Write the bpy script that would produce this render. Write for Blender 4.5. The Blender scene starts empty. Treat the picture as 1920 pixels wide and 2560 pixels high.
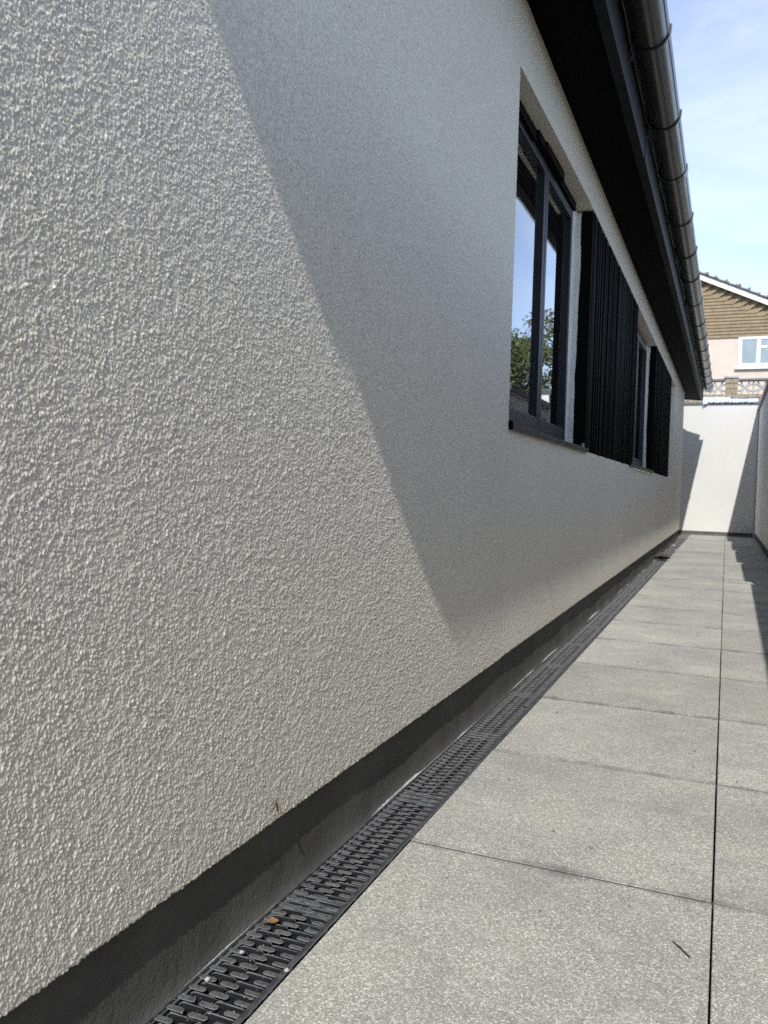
import bpy, bmesh, math, random
import numpy as np
from mathutils import Vector, Matrix
random.seed(7); RNG = np.random.default_rng(11)
S = bpy.context.scene
C = S.collection

# ------------------------------------------------------------------ camera
CAMH = 0.676
cd = bpy.data.cameras.new('camera'); cam = bpy.data.objects.new('camera', cd); C.objects.link(cam)
Xc = Vector((0.922433, 0.039405, -0.384141)); Yc = Vector((0.385066, -0.018419, 0.922704)); Zc = Vector((0.029172, -0.999058, -0.031970))
# rows of the camera basis: camera right / up / back expressed in world axes
right = Vector((Xc[0], Yc[0], Zc[0])); down = Vector((Xc[1], Yc[1], Zc[1])); fwd = Vector((Xc[2], Yc[2], Zc[2]))
R3 = Matrix((right, -down, -fwd)).transposed()
cam.matrix_world = Matrix.Translation((0, 0, CAMH)) @ R3.to_4x4()
cd.sensor_fit = 'VERTICAL'; cd.sensor_height = 36.0; cd.lens = 36.0 * 2050 / 2560
cd.clip_start = 0.02; cd.clip_end = 3000
cd.dof.use_dof = True; cd.dof.focus_distance = 1.3; cd.dof.aperture_fstop = 13
S.camera = cam

# ------------------------------------------------------------------ light and sky
SUN = Vector((-0.18, 1.06, -1.0)).normalized()          # direction the light travels
elev = math.asin(-SUN.z); azim = math.atan2(-SUN.x, -SUN.y)   # azimuth of the sun from +Y towards +X
W = bpy.data.worlds.new('World'); S.world = W; W.use_nodes = True
nt = W.node_tree; nt.nodes.clear()
def wn(t, **k):
    n = nt.nodes.new(t)
    for a, b in k.items(): setattr(n, a, b)
    return n
sky = wn('ShaderNodeTexSky', sky_type='NISHITA', sun_disc=False)
sky.sun_elevation = elev; sky.sun_rotation = azim; sky.altitude = 50; sky.air_density = 0.6; sky.dust_density = 0.1; sky.ozone_density = 2.0
tc = wn('ShaderNodeTexCoord'); mp = wn('ShaderNodeMapping'); mp.inputs['Scale'].default_value = (1.0, 1.0, 2.6)
no = wn('ShaderNodeTexNoise'); no.inputs['Scale'].default_value = 3.4; no.inputs['Detail'].default_value = 7; no.inputs['Roughness'].default_value = 0.56; no.inputs['Distortion'].default_value = 0.5
rp = wn('ShaderNodeValToRGB'); rp.color_ramp.elements[0].position = 0.38; rp.color_ramp.elements[1].position = 0.72
rp.color_ramp.elements[0].color = (0.22, 0.22, 0.22, 1); rp.color_ramp.elements[1].color = (0.58, 0.58, 0.58, 1)
mx = wn('ShaderNodeMixRGB'); mx.inputs[2].default_value = (4.15, 4.4, 4.75, 1)
bg = wn('ShaderNodeBackground'); bg.inputs['Strength'].default_value = 0.15
wo = wn('ShaderNodeOutputWorld')
L = nt.links.new
L(tc.outputs['Generated'], mp.inputs[0]); L(mp.outputs[0], no.inputs['Vector']); L(no.outputs['Fac'], rp.inputs[0])
L(rp.outputs[0], mx.inputs[0]); L(sky.outputs[0], mx.inputs[1]); L(mx.outputs[0], bg.inputs[0]); L(bg.outputs[0], wo.inputs[0])
ld = bpy.data.lights.new('sun', 'SUN'); ld.energy = 2.7; ld.angle = math.radians(0.53); ld.color = (1.0, 0.985, 0.955)
so = bpy.data.objects.new('sun', ld); C.objects.link(so); so.location = (2, -8, 12)
so.rotation_euler = SUN.to_track_quat('-Z', 'Y').to_euler()
S.view_settings.view_transform = 'Standard'; S.view_settings.look = 'None'
S.view_settings.exposure = 1.15; S.view_settings.gamma = 1.0; S.view_settings.use_curve_mapping = False
S.cycles.max_bounces = 8; S.cycles.diffuse_bounces = 4; S.cycles.glossy_bounces = 4; S.cycles.transparent_max_bounces = 12
S.cycles.use_denoising = False; S.cycles.denoiser = 'OPENIMAGEDENOISE'; S.cycles.denoising_input_passes = 'RGB_ALBEDO_NORMAL'; S.cycles.denoising_prefilter = 'ACCURATE'
try: S.cycles.use_adaptive_sampling = False
except Exception: pass

# ------------------------------------------------------------------ helpers
def link(o, parent=None):
    C.objects.link(o)
    if parent is not None: o.parent = parent
    return o
def tag(o, label=None, cat=None, group=None, kind=None):
    if label: o['label'] = label
    if cat: o['category'] = cat
    if group: o['group'] = group
    if kind: o['kind'] = kind
    return o
def empty(name, loc=(0, 0, 0)):
    o = bpy.data.objects.new(name, None); o.location = loc; o.empty_display_size = 0.1
    return link(o)
class MB:
    def __init__(s): s.v = []; s.f = []
    def add(s, vs, fs):
        b = len(s.v); s.v += [tuple(v) for v in vs]; s.f += [tuple(i + b for i in f) for f in fs]; return s
    def box(s, x0, x1, y0, y1, z0, z1, jit=0.0):
        j = lambda: random.uniform(-jit, jit) if jit else 0.0
        vs = [(x + j(), y + j(), z + j()) for z in (z0, z1) for y in (y0, y1) for x in (x0, x1)]
        return s.add(vs, [(0, 2, 3, 1), (4, 5, 7, 6), (0, 1, 5, 4), (2, 6, 7, 3), (0, 4, 6, 2), (1, 3, 7, 5)])
    def extrude_y(s, prof, y0, y1, closed=True, caps=True):
        """profile of (x, z) points swept along y"""
        n = len(prof); vs = [(x, y0, z) for x, z in prof] + [(x, y1, z) for x, z in prof]
        fs = [(i, (i + 1) % n, n + (i + 1) % n, n + i) for i in range(n if closed else n - 1)]
        if closed and caps: fs += [tuple(range(n - 1, -1, -1)), tuple(range(n, 2 * n))]
        return s.add(vs, fs)
    def extrude_gen(s, pts, axis, depth):
        """polygon pts in 3-D swept by axis*depth"""
        n = len(pts); a = Vector(axis) * depth
        vs = [Vector(p) for p in pts] + [Vector(p) + a for p in pts]
        fs = [(i, (i + 1) % n, n + (i + 1) % n, n + i) for i in range(n)] + [tuple(range(n - 1, -1, -1)), tuple(range(n, 2 * n))]
        return s.add(vs, fs)
    def tube(s, path, rad, n=8):
        path = [Vector(p) for p in path]; rings = []
        for i, p in enumerate(path):
            d = (path[min(i + 1, len(path) - 1)] - path[max(i - 1, 0)]).normalized()
            u = d.orthogonal().normalized(); w = d.cross(u)
            r = rad[i] if isinstance(rad, (list, tuple)) else rad
            rings.append([p + (u * math.cos(a) + w * math.sin(a)) * r for a in [2 * math.pi * k / n for k in range(n)]])
        vs = [q for r in rings for q in r]; fs = []
        for i in range(len(path) - 1):
            for k in range(n):
                fs.append((i * n + k, i * n + (k + 1) % n, (i + 1) * n + (k + 1) % n, (i + 1) * n + k))
        fs += [tuple(range(n - 1, -1, -1)), tuple(range((len(path) - 1) * n, len(path) * n))]
        return s.add(vs, fs)
    def build(s, name, mat, parent=None, smooth=False, bevel=0.0, recalc=True):
        me = bpy.data.meshes.new(name); me.from_pydata(s.v, [], s.f)
        if recalc or bevel:
            bm = bmesh.new(); bm.from_mesh(me); bmesh.ops.recalc_face_normals(bm, faces=bm.faces[:])
            if bevel:
                es = [e for e in bm.edges if len(e.link_faces) == 2 and e.calc_face_angle(0) > 0.6]
                bmesh.ops.bevel(bm, geom=es, offset=bevel, segments=2, affect='EDGES', profile=0.6, clamp_overlap=True)
            bm.to_mesh(me); bm.free()
        if smooth: me.polygons.foreach_set('use_smooth', [True] * len(me.polygons))
        if mat: me.materials.append(mat)
        return link(bpy.data.objects.new(name, me), parent)
def inst(name, me, parent, loc, rot=(0, 0, 0), scale=(1, 1, 1)):
    o = bpy.data.objects.new(name, me); o.location = loc; o.rotation_euler = rot; o.scale = scale
    return link(o, parent)

class Mat:
    """small wrapper for procedural materials"""
    def __init__(s, name, base=(0.5, 0.5, 0.5), rough=0.8, metal=0.0, spec=0.5):
        s.m = bpy.data.materials.new(name); s.m.use_nodes = True; s.t = s.m.node_tree; s.t.nodes.clear()
        s.out = s.n('ShaderNodeOutputMaterial'); s.p = s.n('ShaderNodeBsdfPrincipled')
        s.l(s.p.outputs[0], s.out.inputs[0])
        s.p.inputs['Base Color'].default_value = (*base, 1); s.p.inputs['Roughness'].default_value = rough
        s.p.inputs['Metallic'].default_value = metal; s.p.inputs['Specular IOR Level'].default_value = spec
        s.col = None; s.hgt = None
        g = s.n('ShaderNodeNewGeometry'); s.pos = g.outputs['Position']
    def n(s, t, **k):
        o = s.t.nodes.new(t)
        for a, b in k.items(): setattr(o, a, b)
        return o
    def l(s, a, b): s.t.links.new(a, b)
    def mapping(s, scale=(1, 1, 1), loc=(0, 0, 0), src=None):
        m = s.n('ShaderNodeMapping'); m.inputs['Scale'].default_value = scale; m.inputs['Location'].default_value = loc
        s.l(src or s.pos, m.inputs[0]); return m.outputs[0]
    def noise(s, scale, detail=3, rough=0.55, vec=None, dist=0.0):
        o = s.n('ShaderNodeTexNoise'); o.inputs['Scale'].default_value = scale; o.inputs['Detail'].default_value = detail
        o.inputs['Roughness'].default_value = rough; o.inputs['Distortion'].default_value = dist
        s.l(vec or s.pos, o.inputs['Vector']); return o.outputs['Fac']
    def voro(s, scale, vec=None, feature='F1', out='Distance'):
        o = s.n('ShaderNodeTexVoronoi', feature=feature); o.inputs['Scale'].default_value = scale
        s.l(vec or s.pos, o.inputs['Vector']); return o.outputs[out]
    def ramp(s, fac, stops):
        r = s.n('ShaderNodeValToRGB'); e = r.color_ramp.elements
        while len(e) < len(stops): e.new(0.5)
        for k, (p, c) in enumerate(stops):
            e[k].position = p; e[k].color = (*c, 1) if isinstance(c, tuple) else (c, c, c, 1)
        s.l(fac, r.inputs[0]); return r.outputs[0]
    def mix(s, fac, a, b, mode='MIX'):
        m = s.n('ShaderNodeMixRGB', blend_type=mode)
        for i, x in ((0, fac), (1, a), (2, b)):
            if isinstance(x, (int, float)): m.inputs[i].default_value = x if i == 0 else (x, x, x, 1)
            elif isinstance(x, tuple): m.inputs[i].default_value = (*x, 1)
            else: s.l(x, m.inputs[i])
        return m.outputs[0]
    def math(s, op, a, b=0.0):
        m = s.n('ShaderNodeMath', operation=op)
        for i, x in ((0, a), (1, b)):
            if isinstance(x, (int, float)): m.inputs[i].default_value = x
            else: s.l(x, m.inputs[i])
        return m.outputs[0]
    def color(s, c): s.l(c, s.p.inputs['Base Color']); return s
    def rough(s, c): s.l(c, s.p.inputs['Roughness']); return s
    def bump(s, h, dist=0.002, strength=1.0):
        b = s.n('ShaderNodeBump'); b.inputs['Distance'].default_value = dist; b.inputs['Strength'].default_value = strength
        s.l(h, b.inputs['Height']); s.l(b.outputs[0], s.p.inputs['Normal']); return s

# ------------------------------------------------------------------ materials
def m_render_grey():
    m = Mat('grey_roughcast_render', rough=0.9, spec=0.2)
    big = m.noise(1.3, 4, 0.6); mid = m.noise(9, 3, 0.6)
    c = m.ramp(big, [(0.3, (0.575, 0.532, 0.455)), (0.7, (0.615, 0.572, 0.492))])
    c = m.mix(m.ramp(mid, [(0.35, 0.0), (0.8, 0.16)]), c, (0.54, 0.50, 0.428))
    c = m.mix(1.0, c, m.ramp(m.noise(175, 3, 0.6), [(0.32, 0.78), (0.68, 1.16)]), 'MULTIPLY')
    m.color(c); m.bump(m.noise(420, 3, 0.6), 0.0007, 0.7); return m.m
def m_render_grey_far():
    m = Mat('grey_roughcast_render_fine', rough=0.9, spec=0.2)
    big = m.noise(1.3, 4, 0.6); mid = m.noise(9, 3, 0.6)
    c = m.ramp(big, [(0.3, (0.575, 0.532, 0.455)), (0.7, (0.615, 0.572, 0.492))])
    c = m.mix(m.ramp(mid, [(0.35, 0.0), (0.8, 0.16)]), c, (0.54, 0.50, 0.428))
    c = m.mix(1.0, c, m.ramp(m.noise(175, 3, 0.6), [(0.32, 0.78), (0.68, 1.16)]), 'MULTIPLY')
    m.color(c); m.bump(m.noise(260, 3, 0.65), 0.0008, 0.6); return m.m
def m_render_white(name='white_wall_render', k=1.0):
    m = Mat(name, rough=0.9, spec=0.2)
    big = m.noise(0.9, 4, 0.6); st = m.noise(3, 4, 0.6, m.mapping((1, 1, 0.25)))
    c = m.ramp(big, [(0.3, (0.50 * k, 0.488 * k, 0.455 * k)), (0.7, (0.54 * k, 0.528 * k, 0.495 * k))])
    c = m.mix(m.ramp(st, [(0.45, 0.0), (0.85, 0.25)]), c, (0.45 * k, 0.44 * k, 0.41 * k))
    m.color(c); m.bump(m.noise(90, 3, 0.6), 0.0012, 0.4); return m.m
def m_plinth():
    m = Mat('dark_plinth_coat', rough=0.85, spec=0.3)
    a = m.noise(6, 4, 0.6); b = m.noise(60, 3, 0.6)
    c = m.ramp(a, [(0.3, (0.054, 0.051, 0.045)), (0.7, (0.082, 0.078, 0.069))])
    c = m.mix(m.ramp(b, [(0.6, 0.0), (0.9, 0.3)]), c, (0.20, 0.19, 0.17))
    sz = m.n('ShaderNodeSeparateXYZ'); m.l(m.pos, sz.inputs[0])
    lim = m.math('MULTIPLY_ADD', m.noise(9, 5, 0.7, m.mapping((1, 1, 0.3))), -0.16); lim.node.inputs[2].default_value = 0.075
    dz = m.math('ADD', sz.outputs[2], lim)
    c = m.mix(m.ramp(m.math('MULTIPLY_ADD', dz, -9.0), [(0.0, 0.0), (0.8, 0.42)]), c, (0.20, 0.195, 0.18))
    m.color(c); m.bump(m.mix(0.5, m.noise(240, 2, 0.5), m.noise(55, 3, 0.5)), 0.0022, 0.9); return m.m
def m_slab():
    m = Mat('granite_paving', rough=0.75, spec=0.35)
    oi = m.n('ShaderNodeObjectInfo')
    warp = m.mapping((1, 1, 0.2))
    g = m.voro(540, warp, 'F1', 'Color'); sep = m.n('ShaderNodeSeparateColor'); m.l(g, sep.inputs[0])
    g2 = m.voro(290, warp, 'F1', 'Color'); sep2 = m.n('ShaderNodeSeparateColor'); m.l(g2, sep2.inputs[0])
    base = m.ramp(sep.outputs[0], [(0.0, (0.165, 0.161, 0.151)), (0.30, (0.236, 0.231, 0.216)), (0.75, (0.288, 0.282, 0.264)), (0.93, (0.40, 0.392, 0.367)), (1.0, (0.64, 0.63, 0.59))])
    c = m.mix(m.ramp(sep2.outputs[0], [(0.86, 0.0), (0.93, 0.5)]), base, (0.52, 0.513, 0.487))
    c = m.mix(m.ramp(sep2.outputs[1], [(0.90, 0.0), (0.98, 0.45)]), c, (0.12, 0.12, 0.117))
    tint = m.ramp(m.noise(2.3, 4, 0.6), [(0.30, (0.86, 0.855, 0.84)), (0.68, (1.22, 1.18, 1.07))])
    c = m.mix(1.0, c, tint, 'MULTIPLY')
    st = m.noise(4.2, 5, 0.65, m.mapping((1, 1.6, 1), (3, 1, 0)))
    c = m.mix(m.ramp(st, [(0.52, 0.0), (0.76, 0.5)]), c, (0.17, 0.168, 0.16))
    sc = m.noise(7.5, 5, 0.7, m.mapping((1, 1.3, 1), (9, 4, 0)))
    c = m.mix(m.ramp(sc, [(0.57, 0.0), (0.76, 0.6)]), c, (0.42, 0.412, 0.39))
    tco = m.n('ShaderNodeTexCoord'); sx = m.n('ShaderNodeSeparateXYZ'); m.l(tco.outputs['Object'], sx.inputs[0])
    ed = m.math('ABSOLUTE', sx.outputs[1]); wob = m.noise(11, 4, 0.65, m.mapping((1, 0.4, 1), (2, 7, 0)))
    ed = m.math('MULTIPLY_ADD', wob, 0.075); ed.node.inputs[2].default_value = -0.045; e2 = m.math('ADD', ed, m.math('ABSOLUTE', sx.outputs[1]))
    c = m.mix(m.ramp(e2, [(0.276, 0.0), (0.303, 0.78)]), c, (0.08, 0.078, 0.073))
    rv = m.ramp(oi.outputs['Random'], [(0.0, 0.88), (1.0, 1.08)])
    c = m.mix(1.0, c, rv, 'MULTIPLY')
    m.color(c); m.rough(m.ramp(st, [(0.3, 0.62), (0.7, 0.85)]))
    m.bump(m.mix(0.55, m.voro(540, warp), m.noise(300, 2, 0.6)), 0.0011, 0.55); return m.m
def m_plain(name, base, rough=0.7, var=0.12, scale=14, bump=0.0, bscale=120, metal=0.0, spec=0.5, dust=0.0, dustcol=(0.3, 0.29, 0.27)):
    m = Mat(name, base, rough, metal, spec)
    a = m.noise(scale, 4, 0.6)
    lo = tuple(max(0, x * (1 - var)) for x in base); hi = tuple(min(1, x * (1 + var)) for x in base)
    c = m.ramp(a, [(0.3, lo), (0.7, hi)])
    if dust:
        d = m.noise(scale * 2.3, 6, 0.7)
        c = m.mix(m.ramp(d, [(0.48, 0.0), (0.78, dust)]), c, dustcol)
        m.rough(m.ramp(d, [(0.45, rough), (0.8, 0.9)]))
    m.color(c)
    if bump: m.bump(m.noise(bscale, 3, 0.6), bump, 0.8)
    return m.m
def m_grate():
    m = Mat('black_grating_plastic', (0.03, 0.031, 0.033), 0.42, 0, 0.5)
    d = m.noise(26, 6, 0.72, m.mapping((1.0, 0.45, 1))); f = m.noise(320, 3, 0.7)
    c = m.ramp(m.noise(50, 3, 0.5), [(0.3, (0.032, 0.033, 0.036)), (0.7, (0.065, 0.067, 0.071))])
    c = m.mix(m.ramp(d, [(0.46, 0.0), (0.72, 0.5)]), c, (0.19, 0.19, 0.19))
    c = m.mix(m.ramp(f, [(0.63, 0.0), (0.75, 0.6)]), c, (0.30, 0.295, 0.28))
    m.color(c); m.rough(m.ramp(d, [(0.4, 0.36), (0.7, 0.8)])); m.bump(f, 0.0005, 0.6); return m.m
def m_pad():
    m = Mat('grating_pad_plastic', (0.05, 0.05, 0.052), 0.5)
    f = m.noise(260, 4, 0.7, m.mapping((1, 1, 1)))
    d = m.noise(30, 5, 0.7)
    c = m.ramp(f, [(0.35, (0.035, 0.035, 0.037)), (0.7, (0.11, 0.109, 0.105))])
    c = m.mix(m.ramp(d, [(0.5, 0.0), (0.8, 0.5)]), c, (0.26, 0.255, 0.24))
    m.color(c); m.bump(f, 0.0008, 1.0); return m.m
def m_glass():
    m = Mat('window_glass'); t = m.t; t.nodes.remove(m.p)
    tr = m.n('ShaderNodeBsdfTransparent'); tr.inputs[0].default_value = (0.72, 0.78, 0.76, 1)
    gl = m.n('ShaderNodeBsdfGlossy'); gl.inputs['Roughness'].default_value = 0.012; gl.inputs[0].default_value = (0.96, 0.98, 1.0, 1)
    fr = m.n('ShaderNodeFresnel'); fr.inputs['IOR'].default_value = 2.1
    fm = m.math('MULTIPLY_ADD', fr.outputs[0], 1.0); fm.node.inputs[1].default_value = 1.55; fm.node.inputs[2].default_value = 0.02
    gb = m.n('ShaderNodeBump'); gb.inputs['Distance'].default_value = 0.004; gb.inputs['Strength'].default_value = 0.03; m.l(m.noise(5, 2, 0.5), gb.inputs['Height']); m.l(gb.outputs[0], gl.inputs['Normal'])
    df = m.n('ShaderNodeBsdfDiffuse'); df.inputs[0].default_value = (0.5, 0.5, 0.48, 1)
    mixs = m.n('ShaderNodeMixShader'); m.l(fm, mixs.inputs[0]); m.l(tr.outputs[0], mixs.inputs[1]); m.l(gl.outputs[0], mixs.inputs[2])
    m2 = m.n('ShaderNodeMixShader'); sp = m.noise(160, 2, 0.5)
    dd = m.ramp(sp, [(0.70, 0.008), (0.80, 0.10)]); m.l(dd, m2.inputs[0]); m.l(mixs.outputs[0], m2.inputs[1]); m.l(df.outputs[0], m2.inputs[2])
    m.l(m2.outputs[0], m.out.inputs[0]); return m.m
def m_membrane():
    m = Mat('black_membrane', (0.002, 0.002, 0.0025), 0.65, 0, 0.03)
    s = m.noise(70, 3, 0.6, m.mapping((1, 1, 0.06))); w = m.noise(46, 5, 0.75, m.mapping((1, 1, 0.14)))
    c = m.mix(m.ramp(w, [(0.72, 0.0), (0.77, 0.5)]), (0.0035, 0.003, 0.0026), (0.10, 0.095, 0.088))
    m.color(c); m.bump(m.mix(0.5, s, w), 0.006, 0.7); return m.m
def m_gutter():
    m = Mat('anthracite_gutter', (0.04, 0.042, 0.043), 0.33, 0.0, 0.55)
    d = m.noise(12, 5, 0.65, m.mapping((1, 0.5, 1)))
    c = m.ramp(d, [(0.35, (0.017, 0.0175, 0.0185)), (0.75, (0.034, 0.034, 0.033))]); m.color(c)
    m.rough(m.ramp(d, [(0.3, 0.22), (0.8, 0.36)])); return m.m
def m_sheet():
    m = Mat('white_plastic_sheet', (0.80, 0.83, 0.90), 0.3)
    ck = m.n('ShaderNodeTexVoronoi'); ck.inputs['Scale'].default_value = 30; m.l(m.mapping((1.0, 1.0, 1.3)), ck.inputs['Vector'])
    c = m.ramp(ck.outputs['Distance'], [(0.15, (0.70, 0.73, 0.80)), (0.6, (0.38, 0.44, 0.58))])
    m.color(c); m.bump(ck.outputs['Distance'], 0.01, 0.8); return m.m
def m_foliage(name, a, b):
    m = Mat(name, a, 0.55, 0, 0.4)
    oi = m.n('ShaderNodeNewGeometry')
    c = m.ramp(oi.outputs['Random Per Island'], [(0.0, a), (1.0, b)]); m.color(c)
    return m.m
def m_stone():
    m = Mat('weathered_brown_stone', (0.25, 0.2, 0.13), 0.9)
    a = m.noise(14, 5, 0.7); b = m.noise(60, 3, 0.6)
    c = m.ramp(a, [(0.3, (0.13, 0.105, 0.07)), (0.55, (0.27, 0.22, 0.145)), (0.8, (0.42, 0.37, 0.27))])
    c = m.mix(m.ramp(b, [(0.6, 0), (0.75, 0.5)]), c, (0.5, 0.47, 0.38)); m.color(c); m.bump(a, 0.02, 0.7); return m.m

MT = dict(render=m_render_grey(), renderf=m_render_grey_far(), white=m_render_white(), white_shade_lifted=m_render_white('shade_lifted_white_render', 1.48), plinth=m_plinth(), slab=m_slab(),  # second white is the same render, colour raised for the wall in shade
    grate=m_grate(), pad=m_pad(), glass=m_glass(), membrane=m_membrane(), gutter=m_gutter(), sheet=m_sheet(), stone=m_stone(),
    soffit=m_plain('black_soffit_board', (0.0025, 0.0025, 0.003), 0.65, 0.2, 6, spec=0.02),
    fascia=m_plain('anthracite_fascia_board', (0.014, 0.0145, 0.016), 0.5, 0.2, 8, spec=0.08),
    frame=m_plain('anthracite_window_frame', (0.014, 0.0145, 0.0165), 0.42, 0.1, 10, spec=0.16),
    channel=m_plain('dark_drain_channel', (0.03, 0.031, 0.034), 0.5, 0.2, 20, dust=0.25),
    mortar=m_plain('pale_mortar', (0.36, 0.352, 0.33), 0.9, 0.25, 30, 0.003, 150),
    grout=m_plain('dark_paving_bed', (0.04, 0.038, 0.036), 0.95, 0.3, 25, 0.004, 90),
    ground=m_plain('earth', (0.12, 0.10, 0.075), 0.95, 0.3, 2, 0.01, 20),
    whiteboard=m_plain('white_reveal_board', (0.55, 0.54, 0.50), 0.8, 0.12, 16, 0.002, 70),
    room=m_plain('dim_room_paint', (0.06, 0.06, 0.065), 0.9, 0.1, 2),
    rooftile=m_plain('brown_roof_tile', (0.15, 0.13, 0.105), 0.9, 0.35, 9, 0.02, 25, dust=0.35, dustcol=(0.5, 0.47, 0.36)),
    darkroof=m_plain('dark_slate_roof', (0.05, 0.05, 0.055), 0.7, 0.2, 6, 0.004, 40),
    hung=m_plain('brown_hung_tile', (0.20, 0.15, 0.088), 0.9, 0.22, 5, 0.006, 40, dust=0.25, dustcol=(0.30, 0.25, 0.17)),
    cream=m_plain('cream_house_render', (0.50, 0.42, 0.35), 0.9, 0.06, 3, 0.004, 60),
    upvc=m_plain('white_window_plastic', (0.72, 0.72, 0.72), 0.35, 0.02, 5),
    frosted=m_plain('frosted_window_glass', (0.22, 0.27, 0.29), 0.25, 0.15, 2.5),
    concrete=m_plain('grey_screen_concrete', (0.30, 0.295, 0.28), 0.9, 0.2, 12, 0.004, 60),
    coping=m_plain('grey_coping', (0.10, 0.105, 0.105), 0.6, 0.25, 10, 0.003, 60, dust=0.3),
    metalcoping=m_plain('dark_metal_coping', (0.075, 0.078, 0.08), 0.4, 0.15, 10),
    bark=m_plain('brown_bark', (0.10, 0.075, 0.05), 0.95, 0.3, 20, 0.02, 30),
    leaf=m_foliage('tree_leaf', (0.075, 0.10, 0.03), (0.17, 0.18, 0.06)),
    hedge=m_foliage('hedge_leaf', (0.03, 0.055, 0.015), (0.07, 0.10, 0.03)),
    dryleaf=m_plain('dry_leaf_orange', (0.16, 0.085, 0.03), 0.7, 0.35, 90),
    darkleaf=m_plain('dry_leaf_dark', (0.035, 0.02, 0.012), 0.8, 0.3, 60),
    wood=m_plain('raw_timber', (0.42, 0.30, 0.16), 0.8, 0.2, 40),
    crumb=m_plain('pale_crumb', (0.30, 0.295, 0.28), 0.9, 0.15, 80), grit=m_plain('dark_grit', (0.13, 0.12, 0.11), 0.9, 0.2, 80),
    padrim=m_plain('dusty_pad_rim', (0.12, 0.119, 0.115), 0.7, 0.4, 40), slot_shade=m_plain('slot_wall_painted_shade', (0.012, 0.012, 0.013), 0.5, 0.2, 40, spec=0.3),
    sealant=m_plain('dark_sealant', (0.05, 0.05, 0.05), 0.7, 0.2, 10))

XW = -0.63            # face of the house render
PX = XW - 0.015       # face of the plinth
ZB, ZS = 0.147, 2.19  # bottom of render / underside of soffit
YF, XR = 14.8, 0.45   # far wall, right wall
Y0, YH, YE = -0.05, 13.0, 13.95   # near end of the house, far end of its wall, far end of its eave

# ------------------------------------------------------------------ ground and paving
g = MB().add([(-300, -300, -0.14), (300, -300, -0.14), (300, 300, -0.14), (-300, 300, -0.14)], [(0, 1, 2, 3)]).build('ground', MT['ground'])
tag(g, kind='structure')
pav = MB().box(-0.533, XR + 0.0, -2.5, YF, -0.10, -0.038).build('pavement', MT['grout'])
tag(pav, 'grey granite slab paving of the side passage', kind='structure')
def slab_mesh(w, l):
    b = MB(); b.box(-w / 2, w / 2, -l / 2, l / 2, -0.038, 0)
    me = bpy.data.meshes.new('slab'); me.from_pydata(b.v, [], b.f)
    bm = bmesh.new(); bm.from_mesh(me); bmesh.ops.recalc_face_normals(bm, faces=bm.faces[:])
    bmesh.ops.bevel(bm, geom=bm.edges[:], offset=0.0012, segments=1, affect='EDGES')
    bm.to_mesh(me); bm.free(); me.materials.append(MT['slab']); return me
PITCH = 0.6065
ja = 1.456
y = ja - 7 * PITCH
LW, RW = 0.004 + 0.531, XR - 0.0075 - 0.004
while y < YF - 0.02:
    l = min(PITCH - 0.005, YF - y - 0.006)
    for row in (0, 1):
        w = LW if row == 0 else RW
        key = 'slab%d_%.3f' % (row, l)
        me = bpy.data.meshes.get(key)
        if me is None: me = slab_mesh(w, l); me.name = key
        cx = -0.531 + LW / 2 if row == 0 else 0.0075 + RW / 2
        inst('slab', me, pav, (cx + random.uniform(-.0006, .0006), y + l / 2 + 0.0015, random.uniform(-0.0009, 0.0009)),
             (random.uniform(-.0012, .0012), random.uniform(-.0012, .0012), random.uniform(-.0012, .0012)))
    if y > -1.5: MB().box(-0.53, XR - 0.004, y - 0.004, y + 0.004, -0.037, -0.0014).build('joint_filler', MT['grout'], pav)
    y += PITCH

# ------------------------------------------------------------------ house: wall
house = empty('bungalow', (-3.0, 6.5, 0)); house.location = (0, 0, 0)
tag(house, 'grey roughcast rendered bungalow with black soffit, dark gutter and black cladding', 'house')
# periodic height field of the roughcast, 2 mm cells
NF, CELL = 1700, 0.0012
kx = np.fft.fftfreq(NF, CELL)[:, None]; ky = np.fft.rfftfreq(NF, CELL)[None, :]; K = np.hypot(kx, ky)
def band(lam, width):
    n = RNG.standard_normal((NF, NF)); k0 = 1 / lam
    f = np.fft.irfft2(np.fft.rfft2(n) * np.exp(-((np.log(np.maximum(K, 1e-3) / k0)) / width) ** 2), s=(NF, NF))
    return f / f.std()
f1, f2, f3, f4 = band(0.0078, 0.40), band(0.0045, 0.32), band(0.0032, 0.24), band(0.12, 0.6)
g1 = band(0.0083, 0.36); pit = np.clip(band(0.03, 0.4) - 0.6, 0, 1.2)
FIELD = 0.00064 * np.abs(g1) ** 0.85 + 0.00062 * np.abs(f2) ** 0.85 + 0.00010 * f1 + 0.00033 * f3
FIELD = (FIELD - FIELD.mean()) * (1 - 0.30 * pit) - 0.0003 * pit + 0.00003 * f4
def hfield(yy, zz):
    a = (yy / CELL) % NF; b = (zz / CELL) % NF
    i = np.floor(a).astype(int); j = np.floor(b).astype(int); u = a - i; v = b - j
    i2 = (i + 1) % NF; j2 = (j + 1) % NF; i %= NF; j %= NF
    return (FIELD[i, j] * (1 - u) * (1 - v) + FIELD[i2, j] * u * (1 - v) + FIELD[i, j2] * (1 - u) * v + FIELD[i2, j2] * u * v)
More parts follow.
